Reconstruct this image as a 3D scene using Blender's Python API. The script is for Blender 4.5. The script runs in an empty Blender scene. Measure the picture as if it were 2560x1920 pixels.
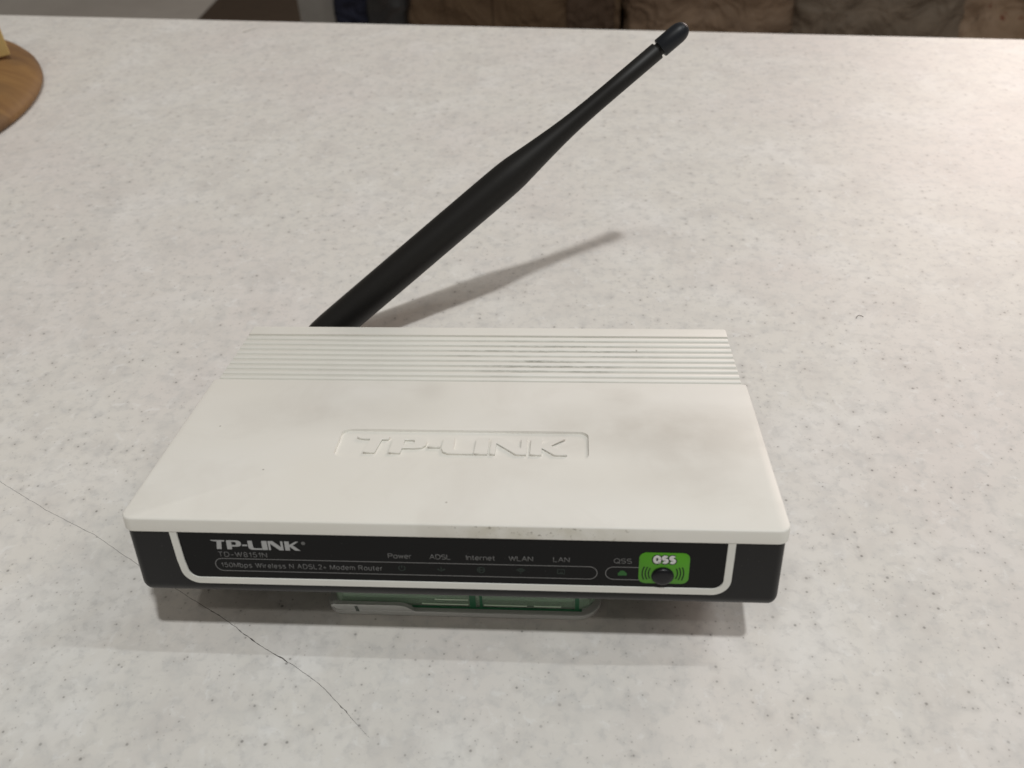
import bpy, bmesh, math, random
from mathutils import Vector, Matrix, noise
random.seed(7)
SC = bpy.context.scene
COL = SC.collection
MM = 0.001

# ------------------------------------------------------------------ camera
cam_d = bpy.data.cameras.new("camera")
cam = bpy.data.objects.new("camera", cam_d)
COL.objects.link(cam)
R = ((0.9978066206733988, -0.009929766634805302, 0.06544728806316329),
     (0.055847589076222094, 0.6570695508478468, -0.7517583735103869),
     (-0.0355386349571534, 0.7537645554701993, 0.65618290159238))
m = Matrix(R).to_4x4()
m.translation = Vector((31.688, -259.092, 231.165)) * MM
cam.matrix_world = m
cam_d.sensor_fit = 'HORIZONTAL'
cam_d.sensor_width = 4.8
cam_d.lens = 4.8 * 2315.36 / 2560.0
cam_d.clip_start = 0.01
cam_d.clip_end = 50
cam_d.dof.use_dof = True
cam_d.dof.focus_distance = 0.30
cam_d.dof.aperture_fstop = 2.5
SC.camera = cam

# ------------------------------------------------------------------ world, lamps, exposure
W = bpy.data.worlds.new("World")
SC.world = W
W.use_nodes = True
bg = W.node_tree.nodes["Background"]
bg.inputs[0].default_value = (1.0, 0.915, 0.795, 1)
bg.inputs[1].default_value = 0.165
SC.view_settings.view_transform = 'Standard'
SC.view_settings.look = 'None'
SC.view_settings.exposure = 0.0
SC.view_settings.gamma = 1.0


def lamp(name, loc, target, size, power, color):
    d = bpy.data.lights.new(name, 'AREA')
    d.shape = 'DISK'
    d.size = size
    d.energy = power
    d.color = color
    o = bpy.data.objects.new(name, d)
    o.location = loc
    v = Vector(target) - Vector(loc)
    o.rotation_euler = v.to_track_quat('-Z', 'Y').to_euler()
    COL.objects.link(o)
    return o


lamp("ceiling_lamp", (0.487, -0.704, 2.6), (0, 0, 0), 0.13, 33.0, (0.985, 0.99, 0.98))
tube = lamp("tube_lamp", (1.62, 0.26, 2.4), (0, 0, 0), 0.09, 14.0, (0.93, 0.985, 1.0))
tube.data.shape = 'RECTANGLE'
tube.data.size, tube.data.size_y = 0.75, 0.05
tube.rotation_euler = (0, 0, 0)
lamp("ceiling_lamp", (-0.54, -1.15, 2.4), (0, 0, 0), 0.12, 4.6, (1.0, 0.95, 0.88))
lamp("warm_lamp", (1.52, 2.54, 0.92), (0.33, 0.3, 0), 1.1, 32.0, (1.0, 0.82, 0.74))

# ------------------------------------------------------------------ helpers


def obj(name, me, mat=None, parent=None):
    o = bpy.data.objects.new(name, me)
    COL.objects.link(o)
    if mat:
        me.materials.clear()
        me.materials.append(mat)
    if parent:
        o.parent = parent
    return o


def empty(name, label, cat, loc=(0, 0, 0), group=None):
    o = bpy.data.objects.new(name, None)
    o.empty_display_size = 0.02
    o.location = loc
    COL.objects.link(o)
    tag(o, label, cat, group)
    return o


def tag(o, label, cat=None, group=None):
    o['label'] = label
    if cat:
        o['category'] = cat
    if group:
        o['group'] = group


def finish(bm, name, smooth=35, off=(0, 0, 0)):
    """bmesh in mm -> mesh in m, moved by -off"""
    bmesh.ops.recalc_face_normals(bm, faces=bm.faces)
    for v in bm.verts:
        v.co = (v.co - Vector(off)) * MM
    me = bpy.data.meshes.new(name)
    bm.to_mesh(me)
    bm.free()
    if smooth:
        me.shade_smooth()
        me.set_sharp_from_angle(angle=math.radians(smooth))
    return me


def rrect(x0, x1, y0, y1, r, n=8):
    """CCW rounded rectangle, r a number or 4 radii (x0y0, x1y0, x1y1, x0y1)"""
    rs = r if isinstance(r, (list, tuple)) else (r,) * 4
    cs = ((x0 + rs[0], y0 + rs[0], 180), (x1 - rs[1], y0 + rs[1], 270),
          (x1 - rs[2], y1 - rs[2], 0), (x0 + rs[3], y1 - rs[3], 90))
    out = []
    for (cx, cy, a0), rr in zip(cs, rs):
        if rr < 1e-6:
            out.append((cx, cy))
            continue
        for i in range(n + 1):
            a = math.radians(a0 + 90 * i / n)
            out.append((cx + rr * math.cos(a), cy + rr * math.sin(a)))
    return out


def inset(poly, d):
    """offset a CCW polygon inward by d (mitre)"""
    n = len(poly)
    out = []
    for i in range(n):
        p0, p, p1 = Vector(poly[i - 1]), Vector(poly[i]), Vector(poly[(i + 1) % n])
        e0, e1 = (p - p0).normalized(), (p1 - p).normalized()
        n0, n1 = Vector((-e0.y, e0.x)), Vector((-e1.y, e1.x))
        b = (n0 + n1)
        if b.length < 1e-6:
            b = n0.copy()
        b.normalize()
        c = max(0.35, b.dot(n0))
        q = p + b * (d / c)
        out.append((q.x, q.y))
    return out


def loft(bm, rings, cap0=True, cap1=True):
    rows = [[bm.verts.new(p) for p in r] for r in rings]
    n = len(rows[0])
    for a, b in zip(rows, rows[1:]):
        for i in range(n):
            bm.faces.new((a[i], a[(i + 1) % n], b[(i + 1) % n], b[i]))
    if cap0:
        bm.faces.new(list(reversed(rows[0])))
    if cap1:
        bm.faces.new(rows[-1])
    return rows


def slab(bm, poly, levels, axis='z', flip=1):
    """poly in the plane across axis; levels = [(height, inset)]"""
    rings = []
    for h, d in levels:
        q = inset(poly, d) if abs(d) > 1e-9 else poly
        if axis == 'z':
            rings.append([Vector((x, y, h)) for x, y in q])
        elif axis == 'y':
            rings.append([Vector((x, h, y)) for x, y in q])
        else:
            rings.append([Vector((h, x, y)) for x, y in q])
    loft(bm, rings)


def fillet(z0, z1, r0, r1, n=5):
    lv = []
    if r0 > 0:
        for i in range(n + 1):
            a = math.pi / 2 * i / n
            lv.append((z0 + r0 * (1 - math.cos(a)), r0 * (1 - math.sin(a))))
    else:
        lv.append((z0, 0))
    if r1 > 0:
        for i in range(n + 1):
            a = math.pi / 2 * i / n
            lv.append((z1 - r1 * (1 - math.sin(a)), r1 * (1 - math.cos(a))))
    else:
        lv.append((z1, 0))
    return lv


def box(bm, x0, x1, y0, y1, z0, z1, r=0.0, rt=0.0, n=4):
    slab(bm, rrect(x0, x1, y0, y1, r, n) if r else [(x0, y0), (x1, y0), (x1, y1), (x0, y1)],
         fillet(z0, z1, rt, rt, 3))


def strip(bm, pts, w, y0, y1, closed=False):
    """flat ribbon of width w along pts (x,z), extruded from y0 to y1"""
    n = len(pts)
    L, Rr = [], []
    for i, p in enumerate(pts):
        p = Vector(p)
        if closed:
            a, b = Vector(pts[i - 1]), Vector(pts[(i + 1) % n])
        else:
            a = Vector(pts[max(0, i - 1)])
            b = Vector(pts[min(n - 1, i + 1)])
        t = (b - a).normalized()
        nn = Vector((-t.y, t.x))
        L.append(p + nn * w / 2)
        Rr.append(p - nn * w / 2)
    V = [[bm.verts.new((q.x, y, q.y)) for q in side] for side in (L, Rr) for y in (y0, y1)]
    l0, l1, r0, r1 = V
    m_ = n if closed else n - 1
    for i in range(m_):
        j = (i + 1) % n
        bm.faces.new((l0[i], l0[j], r0[j], r0[i]))
        bm.faces.new((l1[i], r1[i], r1[j], l1[j]))
        bm.faces.new((l0[i], l1[i], l1[j], l0[j]))
        bm.faces.new((r0[i], r0[j], r1[j], r1[i]))
    if not closed:
        bm.faces.new((l0[0], r0[0], r1[0], l1[0]))
        bm.faces.new((l0[-1], l1[-1], r1[-1], r0[-1]))


def lathe(bm, prof, p0, axis, n=32):
    """prof = [(s, r)] along axis from p0"""
    ax = Vector(axis).normalized()
    e1 = ax.orthogonal().normalized()
    e2 = ax.cross(e1)
    rings = []
    for s, r in prof:
        c = Vector(p0) + ax * s
        rings.append([c + (e1 * math.cos(2 * math.pi * i / n) + e2 * math.sin(2 * math.pi * i / n)) * max(r, 1e-3)
                      for i in range(n)])
    loft(bm, rings)


# ------------------------------------------------------------------ material helpers


def mat(name, color=(0.8, 0.8, 0.8), rough=0.5, spec=0.5, **kw):
    M = bpy.data.materials.new(name)
    M.use_nodes = True
    b = M.node_tree.nodes["Principled BSDF"]
    b.inputs["Base Color"].default_value = (*color, 1)
    b.inputs["Roughness"].default_value = rough
    b.inputs["Specular IOR Level"].default_value = spec
    for k, v in kw.items():
        b.inputs[k.replace('_', ' ')].default_value = v
    return M


class NT:
    def __init__(self, M):
        self.t = M.node_tree
        self.b = self.t.nodes["Principled BSDF"]
        self.co = self.t.nodes.new("ShaderNodeTexCoord").outputs["Object"]

    def n(self, kind, **kw):
        x = self.t.nodes.new(kind)
        for k, v in kw.items():
            setattr(x, k, v)
        return x

    def link(self, a, b):
        self.t.links.new(a, b)

    def val(self, x, s):
        if isinstance(x, (int, float)):
            s.default_value = x
        elif isinstance(x, tuple):
            s.default_value = x
        else:
            self.link(x, s)

    def math(self, op, a, b=0.0, c=0.0, clamp=False):
        x = self.n("ShaderNodeMath", operation=op, use_clamp=clamp)
        self.val(a, x.inputs[0])
        self.val(b, x.inputs[1])
        self.val(c, x.inputs[2])
        return x.outputs[0]

    def noise(self, scale, detail=3, rough=0.5, co=None, dist=0.0):
        x = self.n("ShaderNodeTexNoise")
        self.link(co or self.co, x.inputs["Vector"])
        x.inputs["Scale"].default_value = scale
        x.inputs["Detail"].default_value = detail
        x.inputs["Roughness"].default_value = rough
        x.inputs["Distortion"].default_value = dist
        return x.outputs["Fac"]

    def ramp(self, f, a, b, lo=0.0, hi=1.0):
        x = self.n("ShaderNodeMapRange")
        self.link(f, x.inputs["Value"])
        x.inputs["From Min"].default_value = a
        x.inputs["From Max"].default_value = b
        x.inputs["To Min"].default_value = lo
        x.inputs["To Max"].default_value = hi
        return x.outputs[0]

    def mix(self, f, a, b, mode='MIX'):
        x = self.n("ShaderNodeMix", data_type='RGBA', blend_type=mode)
        self.val(f, x.inputs[0])
        self.val(a if not isinstance(a, tuple) else (*a, 1), x.inputs[6])
        self.val(b if not isinstance(b, tuple) else (*b, 1), x.inputs[7])
        return x.outputs[2]

    def sep(self, co=None):
        x = self.n("ShaderNodeSeparateXYZ")
        self.link(co or self.co, x.inputs[0])
        return x.outputs

    def blob(self, cx, cy, rx, ry, soft=0.6):
        """soft ellipse mask in object x,y (metres)"""
        s = self.sep()
        dx = self.math('DIVIDE', self.math('SUBTRACT', s[0], cx), rx)
        dy = self.math('DIVIDE', self.math('SUBTRACT', s[1], cy), ry)
        d = self.math('SQRT', self.math('ADD', self.math('MULTIPLY', dx, dx), self.math('MULTIPLY', dy, dy)))
        return self.ramp(d, 1.0, 1.0 - soft)

    def voro(self, scale, co=None, feature='F1', rnd=1.0):
        x = self.n("ShaderNodeTexVoronoi", feature=feature, voronoi_dimensions='2D')
        self.link(co or self.co, x.inputs["Vector"])
        x.inputs["Scale"].default_value = scale
        x.inputs["Randomness"].default_value = rnd
        return x.outputs

    def bump(self, h, strength=0.2, dist=0.0002):
        x = self.n("ShaderNodeBump")
        self.link(h, x.inputs["Height"])
        x.inputs["Strength"].default_value = strength
        x.inputs["Distance"].default_value = dist
        self.link(x.outputs[0], self.b.inputs["Normal"])


# --- speckled solid-surface counter
def make_counter_mat():
    M = mat("speckled_solid_surface", rough=0.5, spec=0.4)
    t = NT(M)
    # warped coordinates so the flakes are irregular
    nz = t.n("ShaderNodeTexNoise")
    t.link(t.co, nz.inputs["Vector"])
    nz.inputs["Scale"].default_value = 260
    nz.inputs["Detail"].default_value = 2
    vm = t.n("ShaderNodeVectorMath", operation='MULTIPLY_ADD')
    t.link(nz.outputs["Color"], vm.inputs[0])
    vm.inputs[1].default_value = (0.0035, 0.0035, 0)
    t.link(t.co, vm.inputs[2])
    wco = vm.outputs[0]
    base = (0.712, 0.692, 0.652)
    # broad clouds: whiter islands and warm grey drifts
    big = t.noise(24, 5, 0.58, dist=0.5)
    c = t.mix(t.ramp(big, 0.50, 0.68, 0, 0.75), base, (0.775, 0.765, 0.742))
    c = t.mix(t.ramp(t.noise(9, 3, 0.5, dist=0.3), 0.46, 0.66, 0, 0.65), c, (0.70, 0.655, 0.63))
    mid = t.ramp(t.noise(42, 5, 0.62, co=wco), 0.50, 0.70)
    c = t.mix(t.math('MULTIPLY', mid, 0.60), c, (0.585, 0.56, 0.535))
    # grey flecks, 2-6 mm, with ragged outlines
    g1 = t.ramp(t.noise(150, 5, 0.60, co=wco), 0.46, 0.72)
    c = t.mix(t.math('MULTIPLY', g1, 0.62), c, (0.56, 0.555, 0.54))
    g2 = t.ramp(t.noise(300, 4, 0.62, co=wco), 0.54, 0.68)
    c = t.mix(t.math('MULTIPLY', g2, 0.30), c, (0.52, 0.51, 0.495))
    w1 = t.ramp(t.noise(170, 4, 0.65, dist=0.5), 0.58, 0.68)
    c = t.mix(t.math('MULTIPLY', w1, 0.35), c, (0.84, 0.84, 0.83))
    # grains: small, round, soft halo; denser inside the grey drifts
    for sc, thr, r0, st, hs, colr in ((165, 0.80, 0.040, 0.66, 0.32, (0.11, 0.105, 0.095)),
                                      (270, 0.82, 0.050, 0.62, 0.20, (0.17, 0.16, 0.145)),
                                      (520, 0.80, 0.075, 0.40, 0.10, (0.24, 0.22, 0.20))):
        v = t.voro(sc, t.co)
        rr = t.sep(v["Color"])
        rad = t.math('MULTIPLY', t.math('ADD', rr[2], 0.12), r0)
        dist = t.math('SUBTRACT', v["Distance"], rad)
        on = t.math('GREATER_THAN', t.math('ADD', rr[0], t.math('MULTIPLY', mid, 0.07)), thr)
        wt = t.math('MULTIPLY', on, t.ramp(rr[1], 0, 1, 0.45, 1.0))
        dot = t.math('MULTIPLY', t.ramp(dist, 0.055, 0.0), wt)
        halo = t.math('MULTIPLY', t.ramp(v["Distance"], 0.36, 0.05), wt)
        c = t.mix(t.math('MULTIPLY', halo, hs), c, (0.40, 0.38, 0.36))
        c = t.mix(t.math('MULTIPLY', dot, st), c, colr)
    t.link(c, t.b.inputs["Base Color"])
    t.bump(t.noise(900, 2), 0.05, 0.0001)
    return M


M_counter = make_counter_mat()
M_crack = mat("dark_crack", (0.035, 0.03, 0.028), 0.9, 0.1)


def make_cover_mat(grimy=True):
    M = mat("aged_white_plastic", rough=0.5, spec=0.4)
    t = NT(M)
    c = t.mix(t.ramp(t.noise(18, 3, 0.5), 0.35, 0.7), (0.765, 0.750, 0.695), (0.805, 0.795, 0.755))
    # soft handling smudges
    sm = t.ramp(t.noise(32, 4, 0.6, dist=0.6), 0.50, 0.78)
    c = t.mix(t.math('MULTIPLY', sm, 0.34), c, (0.60, 0.57, 0.52))
    n1 = t.noise(120, 3)
    for cx, cy, rx, ry, k in ((-0.014, -0.045, 0.007, 0.009, 0.20), (0.0465, -0.049, 0.010, 0.008, 0.26),
                              (0.053, -0.066, 0.055, 0.018, 0.38), (-0.045, -0.060, 0.040, 0.014, 0.24),
                              (0.066, -0.078, 0.026, 0.03, 0.40), (0.03, -0.095, 0.05, 0.014, 0.10)):
        bl = t.math('MULTIPLY', t.blob(cx, cy, rx, ry, 0.9), t.ramp(n1, 0.3, 0.6, 0.6, 1.0))
        c = t.mix(t.math('MULTIPLY', bl, k), c, (0.47, 0.44, 0.39))
    # grime that has settled in the grooves and on the front lip, with groove shade painted in
    s = t.sep()
    inrib = t.math('MULTIPLY', t.math('GREATER_THAN', s[1], -0.0395), t.math('LESS_THAN', s[2], 0.02700))
    patch = t.blob(0.024, -0.022, 0.045, 0.022, 0.9)
    mp = t.n("ShaderNodeMapping")
    t.link(t.co, mp.inputs[0])
    mp.inputs["Scale"].default_value = (0.30, 1.0, 1.0)
    sp = t.math('MULTIPLY', t.ramp(t.noise(1100, 4, 0.7, co=mp.outputs[0]), 0.36, 0.60), t.ramp(t.noise(160, 3, 0.6, co=mp.outputs[0]), 0.36, 0.56))
    g = t.math('MULTIPLY', t.math('MULTIPLY', inrib, patch), sp)
    c = t.mix(t.math('MULTIPLY', g, 0.85), c, (0.13, 0.12, 0.09))
    c = t.mix(t.math('MULTIPLY', inrib, 0.42), c, (0.44, 0.44, 0.39))  # even tint over all groove floors: painted shade for rib contrast
    lip = t.math('MULTIPLY', t.math('LESS_THAN', s[1], -0.1128), t.math('LESS_THAN', s[2], 0.0270))
    px = t.ramp(t.math('ABSOLUTE', t.math('SUBTRACT', s[0], 0.022)), 0.034, 0.012)
    hz = t.math('MULTIPLY', t.math('MULTIPLY', lip, px), t.ramp(t.noise(150, 3), 0.35, 0.7))
    c = t.mix(t.math('MULTIPLY', hz, 0.42), c, (0.42, 0.38, 0.25))
    sp2 = t.math('MULTIPLY', t.math('MULTIPLY', lip, px), t.ramp(t.noise(620, 3, 0.7), 0.60, 0.68))
    c = t.mix(t.math('MULTIPLY', sp2, 0.7), c, (0.15, 0.13, 0.09))
    # stray specks
    v = t.voro(55)
    rr = t.sep(v["Color"])
    dot = t.math('MULTIPLY', t.ramp(v["Distance"], 0.022, 0.010), t.math('GREATER_THAN', rr[0], 0.86))
    c = t.mix(t.math('MULTIPLY', dot, 0.6), c, (0.22, 0.19, 0.15))
    t.link(c, t.b.inputs["Base Color"])
    t.link(t.ramp(sm, 0, 1, 0.46, 0.60), t.b.inputs["Roughness"])
    t.bump(t.noise(3500, 2), 0.10, 0.00005)
    return M


M_cover = make_cover_mat()


def plastic(name, col, rough, spec=0.5, grain=4000, gs=0.15, dust=0.0):
    M = mat(name, col, rough, spec)
    t = NT(M)
    t.bump(t.noise(grain, 2), gs, 0.00005)
    c = t.mix(t.ramp(t.noise(40, 3), 0.3, 0.7, 0, 0.35), tuple(col), tuple(x * 1.35 for x in col))
    if dust:
        c = t.mix(t.math('MULTIPLY', t.ramp(t.noise(1500, 2, 0.7), 0.70, 0.78), dust), c, (0.4, 0.38, 0.35))
    t.link(c, t.b.inputs["Base Color"])
    return M


M_body = plastic("black_satin_plastic", (0.008, 0.008, 0.009), 0.42, 0.30, dust=0.15)
M_panel = plastic("black_gloss_panel", (0.005, 0.005, 0.0055), 0.28, 0.18, gs=0.03, dust=0.1)
M_ant = plastic("black_antenna_rubber", (0.009, 0.0085, 0.008), 0.5, 0.35, dust=0.12)
M_cap = plastic("blue_black_antenna_cap", (0.009, 0.011, 0.015), 0.45, 0.35)
M_stripe = plastic("white_stripe_plastic", (0.70, 0.70, 0.66), 0.45, 0.4, gs=0.05)
M_logo = plastic("silver_print", (0.38, 0.385, 0.39), 0.5, 0.3, gs=0.0)
M_print = plastic("grey_print", (0.14, 0.14, 0.14), 0.6, 0.2, gs=0.0)
M_line = plastic("grey_outline_print", (0.19, 0.19, 0.19), 0.6, 0.2, gs=0.0)
M_dim = plastic("unlit_indicator", (0.030, 0.042, 0.036), 0.5, 0.2, gs=0.0)
M_wps = plastic("unlit_green_indicator", (0.035, 0.13, 0.035), 0.5, 0.2, gs=0.0)
M_green = plastic("green_sticker", (0.072, 0.29, 0.010), 0.45, 0.4, gs=0.05)
M_dkgreen = plastic("dark_green_print", (0.008, 0.030, 0.004), 0.5, 0.3, gs=0.0)
M_white = plastic("white_print", (0.66, 0.67, 0.66), 0.5, 0.3, gs=0.0)
M_ink = plastic("dark_ink", (0.012, 0.02, 0.012), 0.5, 0.3, gs=0.0)
M_metal = mat("dull_brass", (0.55, 0.42, 0.2), 0.35, 0.5, Metallic=1.0)
M_rubber = mat("grey_rubber", (0.05, 0.05, 0.05), 0.8, 0.2)

# ------------------------------------------------------------------ the counter
far_l, far_r = Vector((-396.3, 418.7)), Vector((314.4, 343.1))
e = (far_r - far_l).normalized()
nrm = Vector((e.y, -e.x))          # towards the camera
A0, A1 = far_l - e * 700, far_r + e * 600
outline = [tuple(A0 + nrm * 1120), tuple(A1 + nrm * 1120), tuple(A1), tuple(A0)]
counter = empty("countertop", "pale grey speckled stone-look counter under the white router", "counter")
bm = bmesh.new()
slab(bm, outline, fillet(-38, 0, 2.0, 2.5, 4))
obj("slab", finish(bm, "slab", 40), M_counter, counter)
bm = bmesh.new()
slab(bm, inset(outline, 45), [(-742, 0), (-38.5, 0)])
obj("cabinet", finish(bm, "cabinet", 0), mat("cabinet_laminate", (0.45, 0.40, 0.34), 0.6), counter)

# hairline crack in the counter: ribbon with chipped widenings
cr = [(-330, 40), (-250, -2), (-200, -31), (-167.2, -48.7), (-145.0, -61.2), (-123.2, -71.8), (-106.7, -82.0), (-83.0, -95.7), (-75.9, -99.6),
      (-69.5, -103.3), (-63.7, -107.3), (-56.4, -111.9), (-51.4, -114.5), (-46.9, -116.9), (-39.9, -121.4), (-35.9, -124.4),
      (-33.4, -126.8), (-27.7, -131.9), (-23.7, -135.8), (-21.2, -137.9)]
bm = bmesh.new()
fine = []
for a, b in zip(cr, cr[1:]):
    L = (Vector(b) - Vector(a)).length
    k = max(2, int(L / 0.9))
    for i in range(k):
        fine.append(Vector(a).lerp(Vector(b), i / k))
fine.append(Vector(cr[-1]))
prev = None
for i, p in enumerate(fine):
    q = fine[min(i + 1, len(fine) - 1)] - fine[max(i - 1, 0)]
    q.normalize()
    nn = Vector((-q.y, q.x))
    jit = 0.22 * noise.noise(Vector((p.x * 0.35, p.y * 0.35, 0))) + 0.10 * noise.noise(Vector((p.x * 1.9, p.y * 1.9, 3)))
    p2 = p + nn * jit
    w = 0.045 + 0.025 * noise.noise(Vector((p.x * 0.8, p.y * 0.8, 9)))
    if p.x > -84:
        w += 0.015
    d = abs(p.x + 58.5)
    if d < 10 and noise.noise(Vector((p.x * 1.3, 5, 2))) > 0.0:
        w += 0.09 * random.random() + 0.03
    elif random.random() < 0.04 and p.x > -90:
        w += 0.08
    if p.x > -30:
        w *= max(0.35, (-20 - p.x) / 10)
    row = (bm.verts.new((p2.x + nn.x * w, p2.y + nn.y * w, 0.03)), bm.verts.new((p2.x - nn.x * w, p2.y - nn.y * w, 0.03)))
    if prev:
        bm.faces.new((prev[0], row[0], row[1], prev[1]))
    prev = row
ck = obj("crack", finish(bm, "crack", 0), M_crack, counter)
ck['label'] = "dark hairline crack running diagonally under the router"

# short scratch near the far edge
bm = bmesh.new()
for (x0, y0, x1, y1) in ((-199, 374, -190, 383),):
    q = (Vector((x1, y1)) - Vector((x0, y0))).normalized()
    nn = Vector((-q.y, q.x)) * 0.7
    bm.faces.new([bm.verts.new((x0 - nn.x, y0 - nn.y, .04)), bm.verts.new((x1 - nn.x * .2, y1 - nn.y * .2, .04)),
                  bm.verts.new((x1 + nn.x * .2, y1 + nn.y * .2, .04)), bm.verts.new((x0 + nn.x, y0 + nn.y, .04))])
obj("scratch", finish(bm, "scratch", 0), mat("scratch_grey", (0.33, 0.32, 0.28), 0.8), counter)

# ------------------------------------------------------------------ the router
OFF = (0, 113, -27.404)                      # router frame: z=0 top of cover, y=0 front, mm
TILT = math.atan2(22.37, 112.0)
router = empty("router", "white and black modem router tilted up on a green clear case", "router")
router.rotation_euler = (-TILT, 0, 0)


def rpart(name, bm, M, smooth=35, parent=None):
    return obj(name, finish(bm, name, smooth, OFF), M, parent or router)


# lower body: black tub with rounded bottom edges
bm = bmesh.new()
slab(bm, rrect(-86.3, 86.3, 0.6, 112.4, 2.4, 10), fillet(-26.85, -4.4, 4.2, 0, 8))
body = rpart("lower_body", bm, M_body, 50)

# top cover
P = []
P += [(-83.8 + 3.2 * math.cos(math.radians(180 + 90 * i / 10)), 3.2 + 3.2 * math.sin(math.radians(180 + 90 * i / 10))) for i in range(11)]
P += [(83.8 + 3.2 * math.cos(math.radians(270 + 90 * i / 10)), 3.2 + 3.2 * math.sin(math.radians(270 + 90 * i / 10))) for i in range(11)]
P += [(87, 73.9), (85.75, 74.3)]
P += [(84.75 + math.cos(math.radians(90 * i / 4)), 112.9 + math.sin(math.radians(90 * i / 4))) for i in range(5)]
P += [(-84.75 + math.cos(math.radians(90 + 90 * i / 4)), 112.9 + math.sin(math.radians(90 + 90 * i / 4))) for i in range(5)]
P += [(-85.75, 74.3), (-87, 73.9)]
bm = bmesh.new()
slab(bm, P, [(-4.4, 0.25), (-4.15, 0.0), (-0.55, 0.0), (-0.30, 0.05), (-0.12, 0.2), (0, 0.5)])
cover = rpart("top_cover", bm, M_cover, 30)


def cut(target, bm, name):
    me = finish(bm, name, 0, OFF)
    c = bpy.data.objects.new(name, me)
    COL.objects.link(c)
    c.parent = router
    md = target.modifiers.new("cut", 'BOOLEAN')
    md.object = c
    md.operation = 'DIFFERENCE'
    md.solver = 'EXACT'
    dg = bpy.context.evaluated_depsgraph_get()
    dg.update()
    me2 = bpy.data.meshes.new_from_object(target.evaluated_get(dg))
    target.modifiers.clear()
    target.data = me2
    bpy.data.objects.remove(c)
    me2.materials.clear()
    me2.materials.append(M_cover)
    me2.shade_smooth()
    me2.set_sharp_from_angle(angle=math.radians(30))


bm = bmesh.new()
box(bm, -95, 95, 73.95, 107.55, -0.66, 3)
cut(cover, bm, "cut_ribs")
bm = bmesh.new()
slab(bm, rrect(-36.9, 36.4, 30.2, 44.7, 2.6, 8), [(-0.80, 0.06), (0.0, -0.05), (2, -0.05)])
cut(cover, bm, "cut_badge")

# ribs, one bar each
gy = [74.75, 78.0, 81.7, 85.1, 88.7, 92.3, 96.0, 99.7, 103.5, 107.3]
for i, (a, b) in enumerate(zip(gy, gy[1:])):
    y0, y1 = a + 0.80, b - 0.76
    prof = [(y0 - 0.1, -1.05), (y0 - 0.05, -0.80), (y0 + 0.08, -0.52), (y0 + 0.3, -0.28), (y0 + 0.65, -0.12), (y0 + 1.1, -0.05),
            (y1 - 0.6, -0.07), (y1 - 0.3, -0.17), (y1 - 0.08, -0.38), (y1 + 0.05, -0.7), (y1 + 0.05, -1.05)]
    xr = 85.55 + random.uniform(-0.06, 0.1)
    bm = bmesh.new()
    loft(bm, [[Vector((x, p[0], p[1] - d * 0.15)) for p in prof] for x, d in ((-xr, 1), (-xr + 0.25, 0), (xr - 0.25, 0), (xr, 1))])
    rb = obj("rib", finish(bm, "rib", 40, OFF), M_cover, cover)

# letter shapes shared by the raised badge and the printed logo; box 62.2 x 8.2, origin lower left
LETTERS = {
    'T': [[(0.0, 8.2), (0.25, 7.7), (1.6, 7.15), (4.3, 6.95), (3.35, 0), (6.72, 0), (7.6, 6.95), (9.5, 6.95), (9.9, 8.2)]],
    'P': [[(11.05, 8.2), (10.8, 0), (14.15, 0), (14.3, 2.55), (18.0, 2.55), (20.0, 2.95), (21.1, 4.1), (21.2, 6.2), (20.3, 7.6), (18.3, 8.2)],
          [(14.45, 6.85), (17.0, 6.85), (17.7, 6.3), (17.7, 4.6), (17.0, 4.0), (14.4, 4.0)]],
    '-': [[(21.9, 4.5), (25.4, 4.5), (25.4, 3.2), (21.7, 3.2)]],
    'L': [[(26.05, 8.2), (25.9, 2.4), (26.5, 0.8), (28.0, 0.0), (35.3, 0.0), (35.3, 1.35), (30.2, 1.35), (29.35, 2.0), (29.2, 8.2)]],
    'I': [[(35.75, 8.2), (35.6, 0), (39.4, 0), (39.4, 8.2)]],
    'N': [[(40.15, 8.2), (40.15, 0), (41.6, 0), (41.6, 5.9), (47.6, 0), (50.5, 0), (50.5, 8.2), (48.9, 8.2), (48.9, 2.9), (43.6, 8.2)]],
    'K': [[(51.7, 8.2), (51.65, 0), (54.9, 0), (54.9, 3.6), (58.6, 0), (62.2, 0), (57.3, 4.75), (61.6, 8.2), (59.6, 8.2), (54.9, 5.1), (54.9, 8.2)]],
}


def letter_mesh(name, polys, mp, d0, d1, axis):
    """polys -> solid via a filled curve; mp maps (u,v) to plane coords, d0..d1 is the depth range"""
    cu = bpy.data.curves.new(name, 'CURVE')
    cu.dimensions = '2D'
    cu.fill_mode = 'BOTH'
    cu.extrude = 0.5
    for pl in polys:
        sp = cu.splines.new('POLY')
        sp.points.add(len(pl) - 1)
        for k, (u, v) in enumerate(pl):
            x, y = mp(u, v)
            sp.points[k].co = (x, y, 0, 1)
        sp.use_cyclic_u = True
    return curve_mesh(cu, name, d0, d1, axis)


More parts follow.
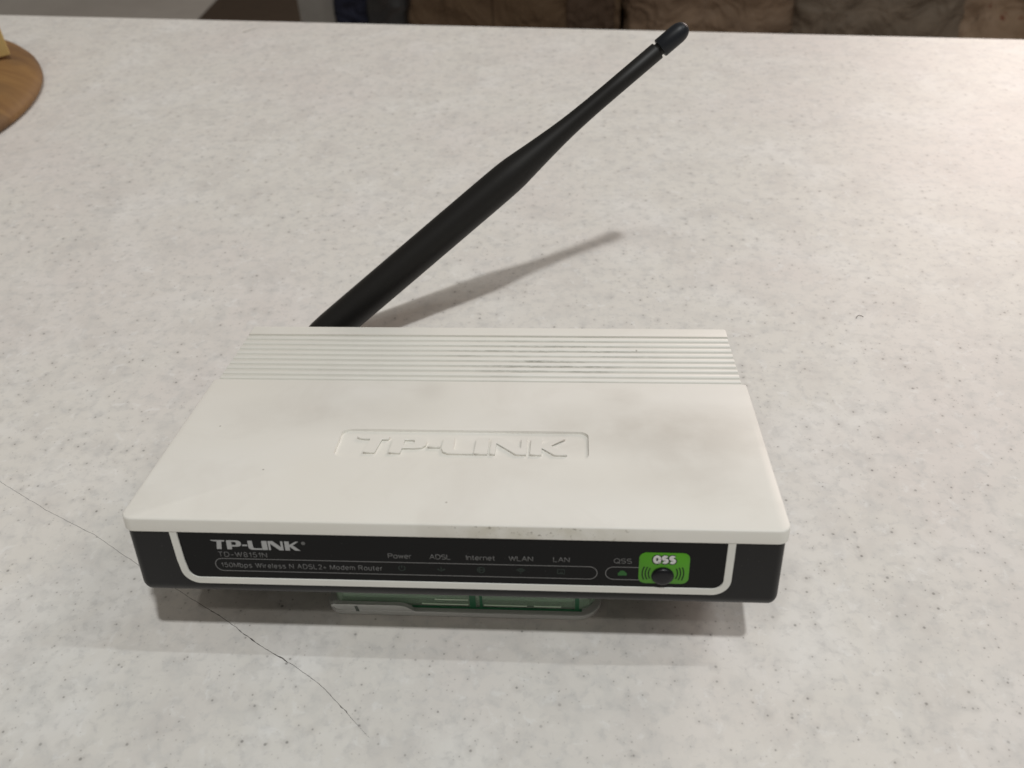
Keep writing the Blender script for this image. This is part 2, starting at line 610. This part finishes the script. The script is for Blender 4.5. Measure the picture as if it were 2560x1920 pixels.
def curve_mesh(cu, name, d0, d1, axis, fit=None):
    o = bpy.data.objects.new(name, cu)
    COL.objects.link(o)
    dg = bpy.context.evaluated_depsgraph_get()
    dg.update()
    me = bpy.data.meshes.new_from_object(o.evaluated_get(dg))
    bpy.data.objects.remove(o)
    bpy.data.curves.remove(cu)
    if fit:
        fit(me)
    zs = [v.co.z for v in me.vertices]
    z0, z1 = min(zs), max(zs)
    for v in me.vertices:
        f = (v.co.z - z0) / max(z1 - z0, 1e-9)
        dpt = d0 + (d1 - d0) * f
        p = Vector((v.co.x, v.co.y, dpt)) if axis == 'z' else Vector((v.co.x, dpt, v.co.y))
        v.co = (p - Vector(OFF)) * MM
    bm = bmesh.new()
    bm.from_mesh(me)
    bmesh.ops.remove_doubles(bm, verts=bm.verts, dist=1e-8)
    bmesh.ops.recalc_face_normals(bm, faces=bm.faces)
    bm.to_mesh(me)
    bm.free()
    return me


for ch, pl in LETTERS.items():
    me = letter_mesh("raised_letter", pl, lambda u, v: (-31.95 + u, 32.75 + v), -0.81, -0.02, 'z')
    obj("raised_letter", me, M_cover, cover)

# front panel and white U frame
FY = 0.6
bm = bmesh.new()
slab(bm, rrect(-73.0, 72.4, -20.9, -4.6, [3.5, 3.5, 0, 0], 8), [(0.66, 0), (0.50, 0)], 'y')
panel = rpart("front_panel", bm, M_panel, 30)
up = [(-73.27, -4.42), (-72.95, -14), (-72.65, -17.2)]
cxl, r_ = -72.6 + 4.0, 4.0
up += [(cxl + r_ * math.cos(math.radians(180 + 90 * i / 10)), -16.85 + r_ * math.sin(math.radians(180 + 90 * i / 10)) + 0.0) for i in range(11)]
up = [p for p in up if not (p[1] < -16.9 and p[0] < -72.62 and p not in up[3:])]
up += [(0, -20.72)]
cxr = 72.35 - 4.0
up += [(cxr + r_ * math.cos(math.radians(270 + 90 * i / 10)), -16.7 + r_ * math.sin(math.radians(270 + 90 * i / 10))) for i in range(11)]
up += [(72.45, -10), (72.5, -4.42)]
bm = bmesh.new()
strip(bm, up, 1.95, 0.12, 0.75)
bmesh.ops.bevel(bm, geom=[ed for ed in bm.edges if len(ed.link_faces) == 2 and ed.calc_face_angle(0) > 1.2], offset=0.12, segments=2, affect='EDGES')
rpart("white_frame", bm, M_stripe, 40)

# printed logo
k_, kz = 23.95 / 62.2, 3.02 / 8.2
for ch, pl in LETTERS.items():
    me = letter_mesh("logo_letter", pl, lambda u, v: (-63.7 + u * k_, -10.05 + v * kz), 0.49, 0.455, 'y')
    obj("logo_letter", me, M_logo, panel)
bm = bmesh.new()
slab(bm, [(-38.75 + 0.55 * math.cos(a * math.pi / 8), -7.55 + 0.55 * math.sin(a * math.pi / 8)) for a in range(16)], [(0.49, 0), (0.462, 0)], 'y')
obj("registered_mark", finish(bm, "registered_mark", 0, OFF), M_print, panel)


def _a(cx, cy, rx, ry, a0, a1, n=9):
    return [(cx + rx * math.cos(math.radians(a0 + (a1 - a0) * k / n)), cy + ry * math.sin(math.radians(a0 + (a1 - a0) * k / n))) for k in range(n + 1)]


_xh = 0.72
_S = lambda w, h: [_a(w / 2, h * .745, w / 2, h * .255, 35, 230, 8) + _a(w / 2, h * .265, w / 2, h * .265, 75, -145, 9)]
GLYPHS = {   # char: (advance width, polylines), cap height 1
    'T': (.66, [[(0, 1), (.66, 1)], [(.33, 1), (.33, 0)]]),
    'D': (.66, [[(0, 0), (0, 1), (.28, 1)] + _a(.28, .5, .38, .5, 90, -90, 12) + [(0, 0)]]),
    '-': (.40, [[(0.0, .40), (.40, .40)]]),
    'W': (1.0, [[(0, 1), (.26, 0), (.5, .96), (.74, 0), (1.0, 1)]]),
    '8': (.52, [_a(.26, .74, .23, .26, 0, 360, 14), _a(.26, .25, .26, .25, 0, 360, 14)]),
    '1': (.30, [[(0.02, .74), (.16, .80), (.26, 1), (.26, 0)]]),
    '5': (.54, [[(.48, 1), (.12, 1), (.05, .5)] + _a(.26, .33, .27, .33, 130, -150, 11)]),
    '0': (.54, [_a(.27, .5, .27, .5, 0, 360, 18)]),
    '2': (.54, [_a(.27, .72, .26, .28, 165, -30, 9) + [(.02, 0), (.54, 0)]]),
    'N': (.66, [[(0, 0), (0, 1), (.66, 0), (.66, 1)]]),
    'M': (.76, [[(0, 0), (0, 1), (.38, 0.04), (.76, 1), (.76, 0)]]),
    'A': (.72, [[(0, 0), (.36, 1), (.72, 0)], [(.12, .34), (.60, .34)]]),
    'S': (.60, _S(.60, 1)),
    'L': (.50, [[(0, 1), (0, 0), (.50, 0)]]),
    'R': (.64, [[(0, 0), (0, 1), (.36, 1)] + _a(.36, .75, .25, .25, 90, -90, 8) + [(0, .5)], [(.38, .5), (.62, 0)]]),
    'P': (.60, [[(0, 0), (0, 1), (.34, 1)] + _a(.34, .74, .26, .26, 90, -90, 8) + [(0, .48)]]),
    'I': (.02, [[(0.01, 0), (0.01, 1)]]),
    'Q': (.76, [_a(.38, .5, .38, .5, 0, 360, 20), [(.44, .30), (.82, -.10)]]),
    '+': (.50, [[(0, .36), (.50, .36)], [(.25, .60), (.25, .12)]]),
    'b': (.50, [[(0, 1), (0, 0)], _a(.25, .36, .25, .36, 0, 360, 14)]),
    'd': (.50, [[(.5, 1), (.5, 0)], _a(.25, .36, .25, .36, 0, 360, 14)]),
    'p': (.50, [[(0, _xh), (0, -.28)], _a(.25, .36, .25, .36, 0, 360, 14)]),
    's': (.44, _S(.44, _xh)),
    'i': (.02, [[(.01, 0), (.01, _xh)], [(.01, .93), (.01, 1)]]),
    'l': (.02, [[(.01, 0), (.01, 1)]]),
    'r': (.28, [[(0, 0), (0, _xh)], [(0, .42)] + _a(.24, .42, .24, .28, 180, 80, 5)]),
    'e': (.50, [[(.0, .38), (.50, .38)] + _a(.25, .36, .25, .36, 5, 315, 13)]),
    'o': (.52, [_a(.26, .36, .26, .36, 0, 360, 14)]),
    'm': (.76, [[(0, 0), (0, _xh)], _a(.19, .48, .19, .24, 180, 0, 7) + [(.38, 0)], _a(.57, .48, .19, .24, 180, 0, 7) + [(.76, 0)]]),
    'n': (.44, [[(0, 0), (0, _xh)], _a(.22, .48, .22, .24, 180, 0, 7) + [(.44, 0)]]),
    'u': (.44, [[(0, _xh), (0, .24)] + _a(.22, .24, .22, .24, 180, 360, 7), [(.44, _xh), (.44, 0)]]),
    't': (.24, [[(.10, .94), (.10, .12), (.16, .02), (.26, .02)], [(-.03, _xh), (.25, _xh)]]),
    'w': (.70, [[(0, _xh), (.18, 0), (.35, .68), (.52, 0), (.70, _xh)]]),
    ' ': (.16, []),
}


def text(body, x0, x1, zb, cap, M, name="printed_label", y=0.462, w=0.235, parent=None, gap=0.27):
    """stroke lettering in the front plane, fitted between x0 and x1"""
    tot = sum(GLYPHS[c][0] for c in body) + gap * (len(body) - 1)
    k = (x1 - x0) / tot
    cu = bpy.data.curves.new(name, 'CURVE')
    cu.dimensions = '3D'
    cu.bevel_depth = w / 2
    cu.bevel_resolution = 1
    cu.use_fill_caps = True
    u = 0.0
    for c in body:
        adv, lines = GLYPHS[c]
        segs = []
        for ln in lines:                       # break at sharp corners so the strokes keep their width
            cur = [ln[0]]
            for q0, q1, q2 in zip(ln, ln[1:], ln[2:]):
                cur.append(q1)
                d1 = Vector((q1[0] - q0[0], q1[1] - q0[1]))
                d2 = Vector((q2[0] - q1[0], q2[1] - q1[1]))
                if d1.length > 1e-6 and d2.length > 1e-6 and d1.angle(d2) > 0.85:
                    segs.append(cur)
                    cur = [q1]
            cur.append(ln[-1])
            segs.append(cur)
        for ln in segs:
            sp = cu.splines.new('POLY')
            sp.points.add(len(ln) - 1)
            for q, (a, b) in zip(sp.points, ln):
                q.co = (x0 + (u + a) * k, zb + b * cap, 0, 1)
        u += adv + gap
    return obj(name, curve_mesh(cu, name, y + 0.03, y, 'y'), M, parent or panel)


text("TD-W8151N", -62.35, -49.2, -12.62, 1.55, M_print)
text("150Mbps Wireless N ADSL2+ Modem Router", -62.2, -18.4, -16.25, 1.5, M_print)
for s, a, b in (("Power", -16.40, -10.3), ("ADSL", -5.40, 0.05), ("Internet", 4.3, 11.7), ("WLAN", 15.5, 21.7),
                ("LAN", 27.15, 31.25), ("QSS", 42.85, 47.35)):
    text(s, a, b, -11.88, 1.5, M_print, gap=0.18)


def pill(x0, x1, z0, z1, open_right=False):
    r = (z1 - z0) / 2
    zc = (z0 + z1) / 2
    pts = []
    if not open_right:
        pts += [(x1 - r + r * math.cos(math.radians(-90 + 180 * i / 16)), zc + r * math.sin(math.radians(-90 + 180 * i / 16))) for i in range(17)]
    else:
        pts += [(x1, z1)]
    pts += [(x0 + r + r * math.cos(math.radians(90 + 180 * i / 16)), zc + r * math.sin(math.radians(90 + 180 * i / 16))) for i in range(17)]
    if open_right:
        pts += [(x1, z0)]
    bm = bmesh.new()
    strip(bm, pts, 0.2, 0.465, 0.49, closed=not open_right)
    obj("printed_outline", finish(bm, "printed_outline", 0, OFF), M_line, panel)


pill(-63.75, 38.55, -17.5, -13.3)
pill(40.75, 50.5, -17.4, -13.2, True)


# indicator symbols
def arc(cx, cz, r, a0, a1, n=10, sx=1.0):
    return [(cx + sx * r * math.cos(math.radians(a0 + (a1 - a0) * i / n)), cz + r * math.sin(math.radians(a0 + (a1 - a0) * i / n))) for i in range(n + 1)]


def icon(paths, M=M_dim, w=0.24):
    bm = bmesh.new()
    for p in paths:
        strip(bm, p, w, 0.468, 0.49)
    obj("indicator_symbol", finish(bm, "indicator_symbol", 0, OFF), M, panel)


IZ = -15.25
icon([arc(-13.1, IZ, 0.85, 125, 415, 14), [(-13.1, IZ + 0.1), (-13.1, IZ + 1.0)]])
icon([[(-2.6, IZ - 0.9), (-2.6, IZ + 0.7)], arc(-2.6, IZ + 0.3, 0.75, 200, 340, 6), arc(-2.6, IZ + 0.6, 1.15, 205, 335, 8), [(-3.0, IZ - .3), (-2.6, IZ - .8), (-2.2, IZ - .3)]])
icon([arc(8.0, IZ, 0.95, 0, 350, 16), [(7.1, IZ), (8.9, IZ)], arc(8.0, IZ, 0.95, 90, 270, 8, 0.45)])
icon([arc(18.5, IZ - 0.5, 0.45, 20, 160, 6), arc(18.5, IZ - 0.5, 0.85, 25, 155, 8), arc(18.5, IZ - 0.5, 1.25, 28, 152, 8), [(18.35, IZ - .75), (18.65, IZ - .75)]])
icon([[(28.2, IZ - 0.65), (28.2, IZ + 0.75), (30.0, IZ + 0.75), (30.0, IZ - 0.65), (28.15, IZ - 0.65)], [(28.9, IZ - .6), (28.9, IZ - .2), (29.4, IZ - .2), (29.4, IZ - .6)]])
bm = bmesh.new()
slab(bm, [(44.0, IZ - 0.75), (46.2, IZ - 0.75), (46.3, IZ - 0.1), (45.9, IZ + 0.35), (45.6, IZ + 0.75), (45.1, IZ + 0.92), (44.6, IZ + 0.75), (44.3, IZ + 0.35), (43.9, IZ - 0.1)], [(0.49, 0), (0.466, 0)], 'y')
strip(bm, [(44.6, IZ + 0.15), (45.6, IZ + 0.15)], 0.1, 0.45, 0.468)
obj("indicator_symbol", finish(bm, "indicator_symbol", 0, OFF), M_wps, panel)

# green sticker with the push button
bm = bmesh.new()
slab(bm, rrect(49.3, 62.3, -18.35, -8.1, 1.9, 8), [(0.50, 0), (0.40, 0), (0.38, 0.03)], 'y')
stk = rpart("green_sticker", bm, M_green, 40)
text("QSS", 53.2, 58.35, -11.30, 1.95, M_ink, "sticker_text", y=0.362, w=1.40, parent=stk, gap=0.47)
text("QSS", 53.2, 58.35, -11.30, 1.95, M_white, "sticker_text", y=0.330, w=0.86, parent=stk, gap=0.47)
for sx, cx in ((1, 55.6), (-1, 55.6)):
    for j, r in enumerate((3.75, 4.55, 5.35)):
        h = (1.75, 2.1, 2.2)[j]
        a = math.degrees(math.asin(min(0.95, h / r)))
        pts = [(cx - sx * (r * math.cos(math.radians(t))) + 0.0, -14.95 + r * math.sin(math.radians(t))) for t in [(-a + 2 * a * i / 8) for i in range(9)]]
        bm = bmesh.new()
        strip(bm, pts, 0.36, 0.362, 0.385)
        obj("signal_arc", finish(bm, "signal_arc", 0, OFF), M_dkgreen, stk)
bm = bmesh.new()
lathe(bm, [(0, 2.95), (0.12, 2.95), (0.13, 2.70), (0.55, 2.66), (0.85, 2.4), (1.02, 1.9), (1.12, 1.3), (1.16, 0.6), (1.17, 0)], (55.55, 0.40, -15.75), (0, -1, 0), 32)
rpart("push_button", bm, plastic("button_plastic", (0.006, 0.006, 0.008), 0.33, 0.35, gs=0.05), 40)

# feet
for sx in (-70, 70):
    bm = bmesh.new()
    lathe(bm, [(0, 5), (1.9, 5), (2.2, 4.5)], (sx, 103, -26.8), (0, 0, -1), 20)
    rpart("rubber_foot", bm, M_rubber)

# antenna
A_ = Vector((-63.90, 139.2, -13.04))
T_ = Vector((70.20, 169.35, 92.76))
ax = (T_ - A_).normalized()
Ln = (T_ - A_).length
bm = bmesh.new()
prof = [(-9.5, 0), (-9.5, 4.2), (-9.2, 5.6), (-8.0, 6.2), (-5, 6.6), (0, 6.78), (40, 6.7), (78, 6.55), (86, 6.5), (91, 6.4), (95, 6.15), (100, 5.6),
        (105, 5.05), (110, 4.55), (115, 4.08), (120, 3.72), (125, 3.48), (131, 3.3), (140, 3.22), (161.6, 3.17), (161.75, 3.05), (161.8, 2.35), (163.2, 2.35)]
lathe(bm, prof, A_, ax, 40)
ant = rpart("antenna", bm, M_ant, 40)
bm = bmesh.new()
lathe(bm, [(162.9, 2.3), (162.95, 3.35), (163.2, 3.52), (170.8, 3.5), (172.2, 3.28), (173.4, 2.8), (174.3, 2.1), (174.8, 1.3), (175.05, 0.5), (175.1, 0)], A_, ax, 32)
obj("antenna_cap", finish(bm, "antenna_cap", 40, OFF), M_cap, ant)
bm = bmesh.new()
lathe(bm, [(0, 4.6), (0.3, 5), (9.7, 5), (10, 4.6)], A_ - ax * 9 + Vector((0, 3, -4)) * 0 + Vector((-5, 0, 0)), (1, 0, 0), 24)
obj("hinge", finish(bm, "hinge", 40, OFF), M_ant, ant)
bm = bmesh.new()
hp = A_ - ax * 9
lathe(bm, [(0, 4.2), (8, 4.2), (8.2, 5.2), (14, 5.2), (hp.y - 112.0, 4.0)], (hp.x, 112.0, hp.z), (0, 1, 0), 24)
rpart("antenna_connector", bm, M_ant)

# ------------------------------------------------------------------ clear green case under the router
case = empty("plastic_case", "clear green plastic case propping up the router's front edge", "case")


def glassy(name, col, rough, trans=0.9, ior=1.45):
    return mat(name, col, rough, 0.5, Transmission_Weight=trans, IOR=ior)


M_clear = glassy("frosted_clear_plastic", (0.95, 0.97, 0.95), 0.22, 0.5)
M_gcase = glassy("green_clear_plastic", (0.72, 0.93, 0.75), 0.06, 0.82)
M_grib = glassy("deep_green_plastic", (0.015, 0.14, 0.06), 0.3, 0.15)
x0, x1, yf, yb = -40.5, 40.8, -99.6, -59.0
# open clear tray with a low lip, its front right corner rounded off
bm = bmesh.new()
to = rrect(x0, x1, yf, yb, [4.5, 7.0, 4, 4], 8)
slab(bm, to, [(0.1, 0.5), (0.5, 0.05), (2.3, 0), (2.5, 0.3)])
obj("clear_tray", finish(bm, "clear_tray", 40), M_clear, case)
# taller clear lip on the left with a sloping end
bm = bmesh.new()
lip = [(x0 + 3.8, 2.5), (-14.0, 2.5), (-16.5, 4.6), (-18.5, 5.2), (x0 + 2.5, 5.2), (x0 + 1.5, 4.2)]
slab(bm, list(reversed(lip)) if False else lip, [(yf + 0.1, 0), (yf + 1.3, 0)], 'y')
obj("clear_lip", finish(bm, "clear_lip", 30), M_clear, case)
bm = bmesh.new()
slab(bm, [(-31.6, 2.0), (-30.6, 2.0), (-31.1, 4.5), (-31.9, 4.3)], [(yf - 0.05, 0), (yf + 0.09, 0)], 'y')
obj("notch", finish(bm, "notch", 0), mat("notch_grey", (0.12, 0.14, 0.13), 0.8), case)
# green hollow shell
bm = bmesh.new()
gi = rrect(x0 + 2.2, x1 - 1.6, yf + 1.6, yb - 1.5, [3.5, 5.5, 3, 3], 8)
slab(bm, gi, [(2.6, 0.9), (2.8, 0.45), (3.3, 0.1), (3.9, 0), (10.6, 0), (11.4, 0.25), (11.8, 0.9)])
bmesh.ops.recalc_face_normals(bm, faces=bm.faces)
bm2 = bmesh.new()
slab(bm2, inset(gi, 1.3), [(3.6, 0), (10.5, 0)])
bmesh.ops.recalc_face_normals(bm2, faces=bm2.faces)
bmesh.ops.reverse_faces(bm2, faces=bm2.faces)
tmp = bpy.data.meshes.new("t")
bm2.to_mesh(tmp)
bm2.free()
for v in bm.verts:
    v.co *= 1
bm.from_mesh(tmp)
bpy.data.meshes.remove(tmp)
me = bpy.data.meshes.new("green_shell")
for v in bm.verts:
    v.co *= MM
bm.to_mesh(me)
bm.free()
obj("green_shell", me, M_gcase, case)
for xa, xb in ((2.2, 4.0), (5.2, 6.0), (33.0, 34.2)):
    bm = bmesh.new()
    box(bm, xa, xb, yf + 1.5, yf + 2.2, 3.4, 10.2)
    obj("divider", finish(bm, "divider", 0), M_grib, case)
bm = bmesh.new()
box(bm, -36, 32.5, yf + 4.6, yb - 5, 3.7, 4.6, 0, 0)
obj("inner_floor", finish(bm, "inner_floor", 0), mat("pale_green_plastic", (0.55, 0.80, 0.58), 0.3), case)
bm = bmesh.new()
box(bm, -15, 35, yf + 1.48, yf + 2.2, 2.55, 3.3)
obj("seam", finish(bm, "seam", 0), M_grib, case)
for xa, xb, za in ((-12, 1.8, 4.3), (6.3, 19, 4.3), (21, 29, 4.3), (-8, 1.9, 6.6)):  # pale beads added as painted highlight lines on the shell front
    bm = bmesh.new()
    box(bm, xa, xb, yf + 1.42, yf + 1.9, za, za + 0.42, 0.15, 0.1)
    obj("highlight_bead", finish(bm, "highlight_bead", 0), mat("pale_green_highlight", (0.72, 0.90, 0.70), 0.12, 0.8), case)

# ------------------------------------------------------------------ round wooden board and pale block, far left


def wood(name, c0, c1, c2, scale=18):
    M = mat(name, c0, 0.62, 0.3)
    t = NT(M)
    mp = t.n("ShaderNodeMapping")
    t.link(t.co, mp.inputs[0])
    mp.inputs["Scale"].default_value = (1.0, 6.0, 3.0)
    mp.inputs["Rotation"].default_value = (0, 0, 0.6)
    a = t.noise(scale, 5, 0.6, co=mp.outputs[0], dist=0.8)
    b = t.noise(scale * 1.2, 3, 0.5)
    c = t.mix(t.ramp(a, 0.35, 0.65), c0, c1)
    c = t.mix(t.ramp(b, 0.45, 0.7, 0, 0.8), c, c2)
    t.link(c, t.b.inputs["Base Color"])
    t.bump(a, 0.2, 0.0005)
    return M


M_wood = wood("worn_brown_wood", (0.25, 0.14, 0.052), (0.19, 0.10, 0.038), (0.085, 0.055, 0.035))
board = empty("wooden_board", "round worn brown wooden board cut off at the left edge", "wooden board", (-0.415, 0.245, 0.0))
bm = bmesh.new()
pr = [(0.3, 117), (1.2, 119), (3, 120), (5.5, 119.6), (8.5, 117), (11, 113), (13.2, 108), (15, 102), (16.3, 95), (17.0, 87), (17.2, 78)]
lathe(bm, pr, (0, 0, 0), (0, 0, 1), 72)
obj("disc", finish(bm, "disc", 50), M_wood, board)

bm = bmesh.new()
box(bm, -62, 0, 0, 42, 0, 52, 1.0, 0.8)
blk = obj("wooden_block", finish(bm, "wooden_block", 40), wood("pale_pine", (0.58, 0.42, 0.17), (0.52, 0.36, 0.14), (0.45, 0.32, 0.14), 25))
blk.location = (-0.321, 0.294, 0.0173)
blk.rotation_euler = (0, 0, math.radians(39))
tag(blk, "pale yellow wooden block standing on the round brown board", "wooden block")

# ------------------------------------------------------------------ room beyond the counter
M_floor = mat("grey_concrete_floor", (0.3, 0.29, 0.27), 0.6, 0.3)
t = NT(M_floor)
c = t.mix(t.ramp(t.noise(3, 4, 0.6), 0.35, 0.7), (0.40, 0.375, 0.345), (0.50, 0.475, 0.44))
t.link(c, t.b.inputs["Base Color"])
bm = bmesh.new()
box(bm, -6000, 6000, -3000, 8000, -800, -750)
fl = obj("floor", finish(bm, "floor", 0), M_floor)
fl['kind'] = 'structure'

bm = bmesh.new()
slab(bm, [(-1130, 1900), (-380, 1900), (-380, 3300), (-1085, 3300)], [(-750, 0), (-742, 0)])
o = obj("floor_mat", finish(bm, "floor_mat", 0), plastic("dark_brown_mat", (0.060, 0.043, 0.030), 0.8, 0.2, grain=300, gs=0.3))
tag(o, "dark brown mat on the grey floor beyond the counter", "mat")

bm = bmesh.new()
slab(bm, rrect(-526, -443, 1610, 1635, 4, 3), [(-750, 0), (-180, 0)])
o = obj("grey_board", finish(bm, "grey_board", 30), plastic("grey_painted_board", (0.21, 0.20, 0.185), 0.6, 0.3))
tag(o, "narrow upright grey board between dark mat and navy cloth", "board")


def crumple(bm, amp, freq, seed=0, ridged=True):
    for v in bm.verts:
        p = v.co * freq + Vector((seed, seed * 2, 0))
        n1 = noise.noise(p)
        n2 = noise.noise(p * 2.3 + Vector((5, 1, 2)))
        n3 = noise.noise(p * 5.1)
        d = (1 - abs(n1) * 2.2) * 0.5 + (1 - abs(n2) * 2.2) * 0.3 + n3 * 0.15 if ridged else n1
        nn = v.normal
        v.co = v.co + Vector((nn.x, nn.y, nn.z * 0.6)) * amp * 0.62 * d


def sackbm(cx, cy, sx, sy, z0, z1, seed, amp=14, lean=0.0, taper=0.85, power=5.5):
    bm = bmesh.new()
    n, mrows = 110, 70
    rings = []
    for j in range(mrows + 1):
        f = j / mrows
        z = z0 + (z1 - z0) * f
        k = 1.0 - (1 - taper) * f
        k *= 1 - 0.9 * max(0, (f - 0.9) / 0.1) ** 2
        ring = []
        for i in range(n):
            a = 2 * math.pi * i / n
            ca, sa = math.cos(a), math.sin(a)
            rr = 1 / ((abs(ca) ** power + abs(sa) ** power) ** (1 / power))
            ring.append(Vector((cx + lean * f + sx * rr * ca * k, cy + sy * rr * sa * k, z)))
        rings.append(ring)
    loft(bm, rings)
    bm.normal_update()
    crumple(bm, amp, 0.013, seed)
    for v in bm.verts:
        v.co.z = max(v.co.z, z0 + 0.3)
    return bm


def paper(name, c0, c1, scale=14, stains=None):
    M = mat(name, c0, 0.75, 0.2)
    t = NT(M)
    c = t.mix(t.ramp(t.noise(scale, 4, 0.6, dist=0.5), 0.35, 0.65), c0, c1)
    if stains:
        c = t.mix(t.ramp(t.noise(38, 3, 0.6), 0.62, 0.70), c, stains)
    t.link(c, t.b.inputs["Base Color"])
    t.bump(t.noise(scale * 1.3, 3, 0.55, dist=1.2), 0.9, 0.03)
    return M


o = obj("navy_cloth", finish(sackbm(-402, 1640, 48, 60, -750, -150, 3, 12, taper=0.9), "navy_cloth", 60), paper("navy_fabric", (0.010, 0.012, 0.026), (0.018, 0.020, 0.036)))
tag(o, "dark navy cloth bundle between grey board and black bag", "cloth")
Mb = plastic("black_film", (0.012, 0.012, 0.013), 0.28, 0.6, grain=60, gs=0.4)
o = obj("plastic_bag", finish(sackbm(-340, 1620, 42, 60, -750, -170, 8, 22, taper=0.9), "plastic_bag", 60), Mb)
tag(o, "shiny black plastic bag left of the plain cardboard box", "bag")

# cardboard box: body panels with a folded seam, flaps and tape
cb = empty("cardboard_box", "plain brown cardboard box on the floor beyond the counter", "box", (-0.095, 1.775, -0.75))
M_card = paper("brown_cardboard", (0.105, 0.068, 0.040), (0.085, 0.054, 0.032), 9)
bm = bmesh.new()
box(bm, -212, 212, -175, 175, 0.3, 560, 3, 1.5)
obj("carton", finish(bm, "carton", 40), M_card, cb)
for a, b in ((-212, -40), (-37, 212)):
    bm = bmesh.new()
    box(bm, a, b, -180.5, -176.0, 200, 560, 0, 0)
    obj("side_flap", finish(bm, "side_flap", 0), M_card, cb)
for a, b in ((-173, -1.0), (1.0, 173)):
    bm = bmesh.new()
    box(bm, -210, 210, a, b, 560.5, 564, 0, 0)
    obj("top_flap", finish(bm, "top_flap", 0), M_card, cb)
bm = bmesh.new()
box(bm, 108, 200, -183, -181, 300, 470, 4, 0)
obj("patch", finish(bm, "patch", 0), paper("darker_card", (0.075, 0.048, 0.032), (0.065, 0.042, 0.028)), cb)

M_kraft = paper("kraft_paper", (0.20, 0.138, 0.093), (0.15, 0.103, 0.07), 10)
M_kraft2 = paper("greyish_kraft_paper", (0.17, 0.133, 0.10), (0.12, 0.094, 0.07), 10)
o = obj("paper_sack", finish(sackbm(294, 1700, 172, 110, -750, -160, 21, 26, taper=0.97), "paper_sack", 60), M_kraft)
tag(o, "crumpled brown paper sack just right of the cardboard box", "paper sack", "sacks on the floor beyond the counter")
o = obj("paper_sack", finish(sackbm(612, 1690, 168, 110, -750, -190, 37, 28, taper=0.97), "paper_sack", 60), M_kraft2)
tag(o, "greyish crumpled paper sack with deep folds, middle sack of three", "paper sack", "sacks on the floor beyond the counter")
o = obj("paper_sack", finish(sackbm(935, 1735, 175, 120, -750, -150, 55, 24, taper=0.95), "paper_sack", 60),
        paper("stained_sack", (0.22, 0.15, 0.095), (0.28, 0.20, 0.14), 8, (0.12, 0.03, 0.015)))
tag(o, "tan sack with small reddish stains at the far right", "paper sack", "sacks on the floor beyond the counter")

cu = bpy.data.curves.new("fibre", 'CURVE')
cu.dimensions = '3D'
cu.bevel_depth = 0.00011
sp = cu.splines.new('NURBS')
P4 = [(145.9, 48.0), (146.6, 49.6), (147.9, 50.0), (148.9, 48.8)]
sp.points.add(len(P4) - 1)
for q, (a, b) in zip(sp.points, P4):
    q.co = (a * MM, b * MM, 0.0004, 1)
sp.use_endpoint_u = True
sp.order_u = 3
o = bpy.data.objects.new("fibre", cu)
COL.objects.link(o)
dg = bpy.context.evaluated_depsgraph_get()
dg.update()
me = bpy.data.meshes.new_from_object(o.evaluated_get(dg))
bpy.data.objects.remove(o)
fb = obj("fibre", me, mat("dark_fibre", (0.05, 0.045, 0.04), 0.8))
tag(fb, "tiny curled dark fibre lying on the counter right of the antenna shadow", "fibre")
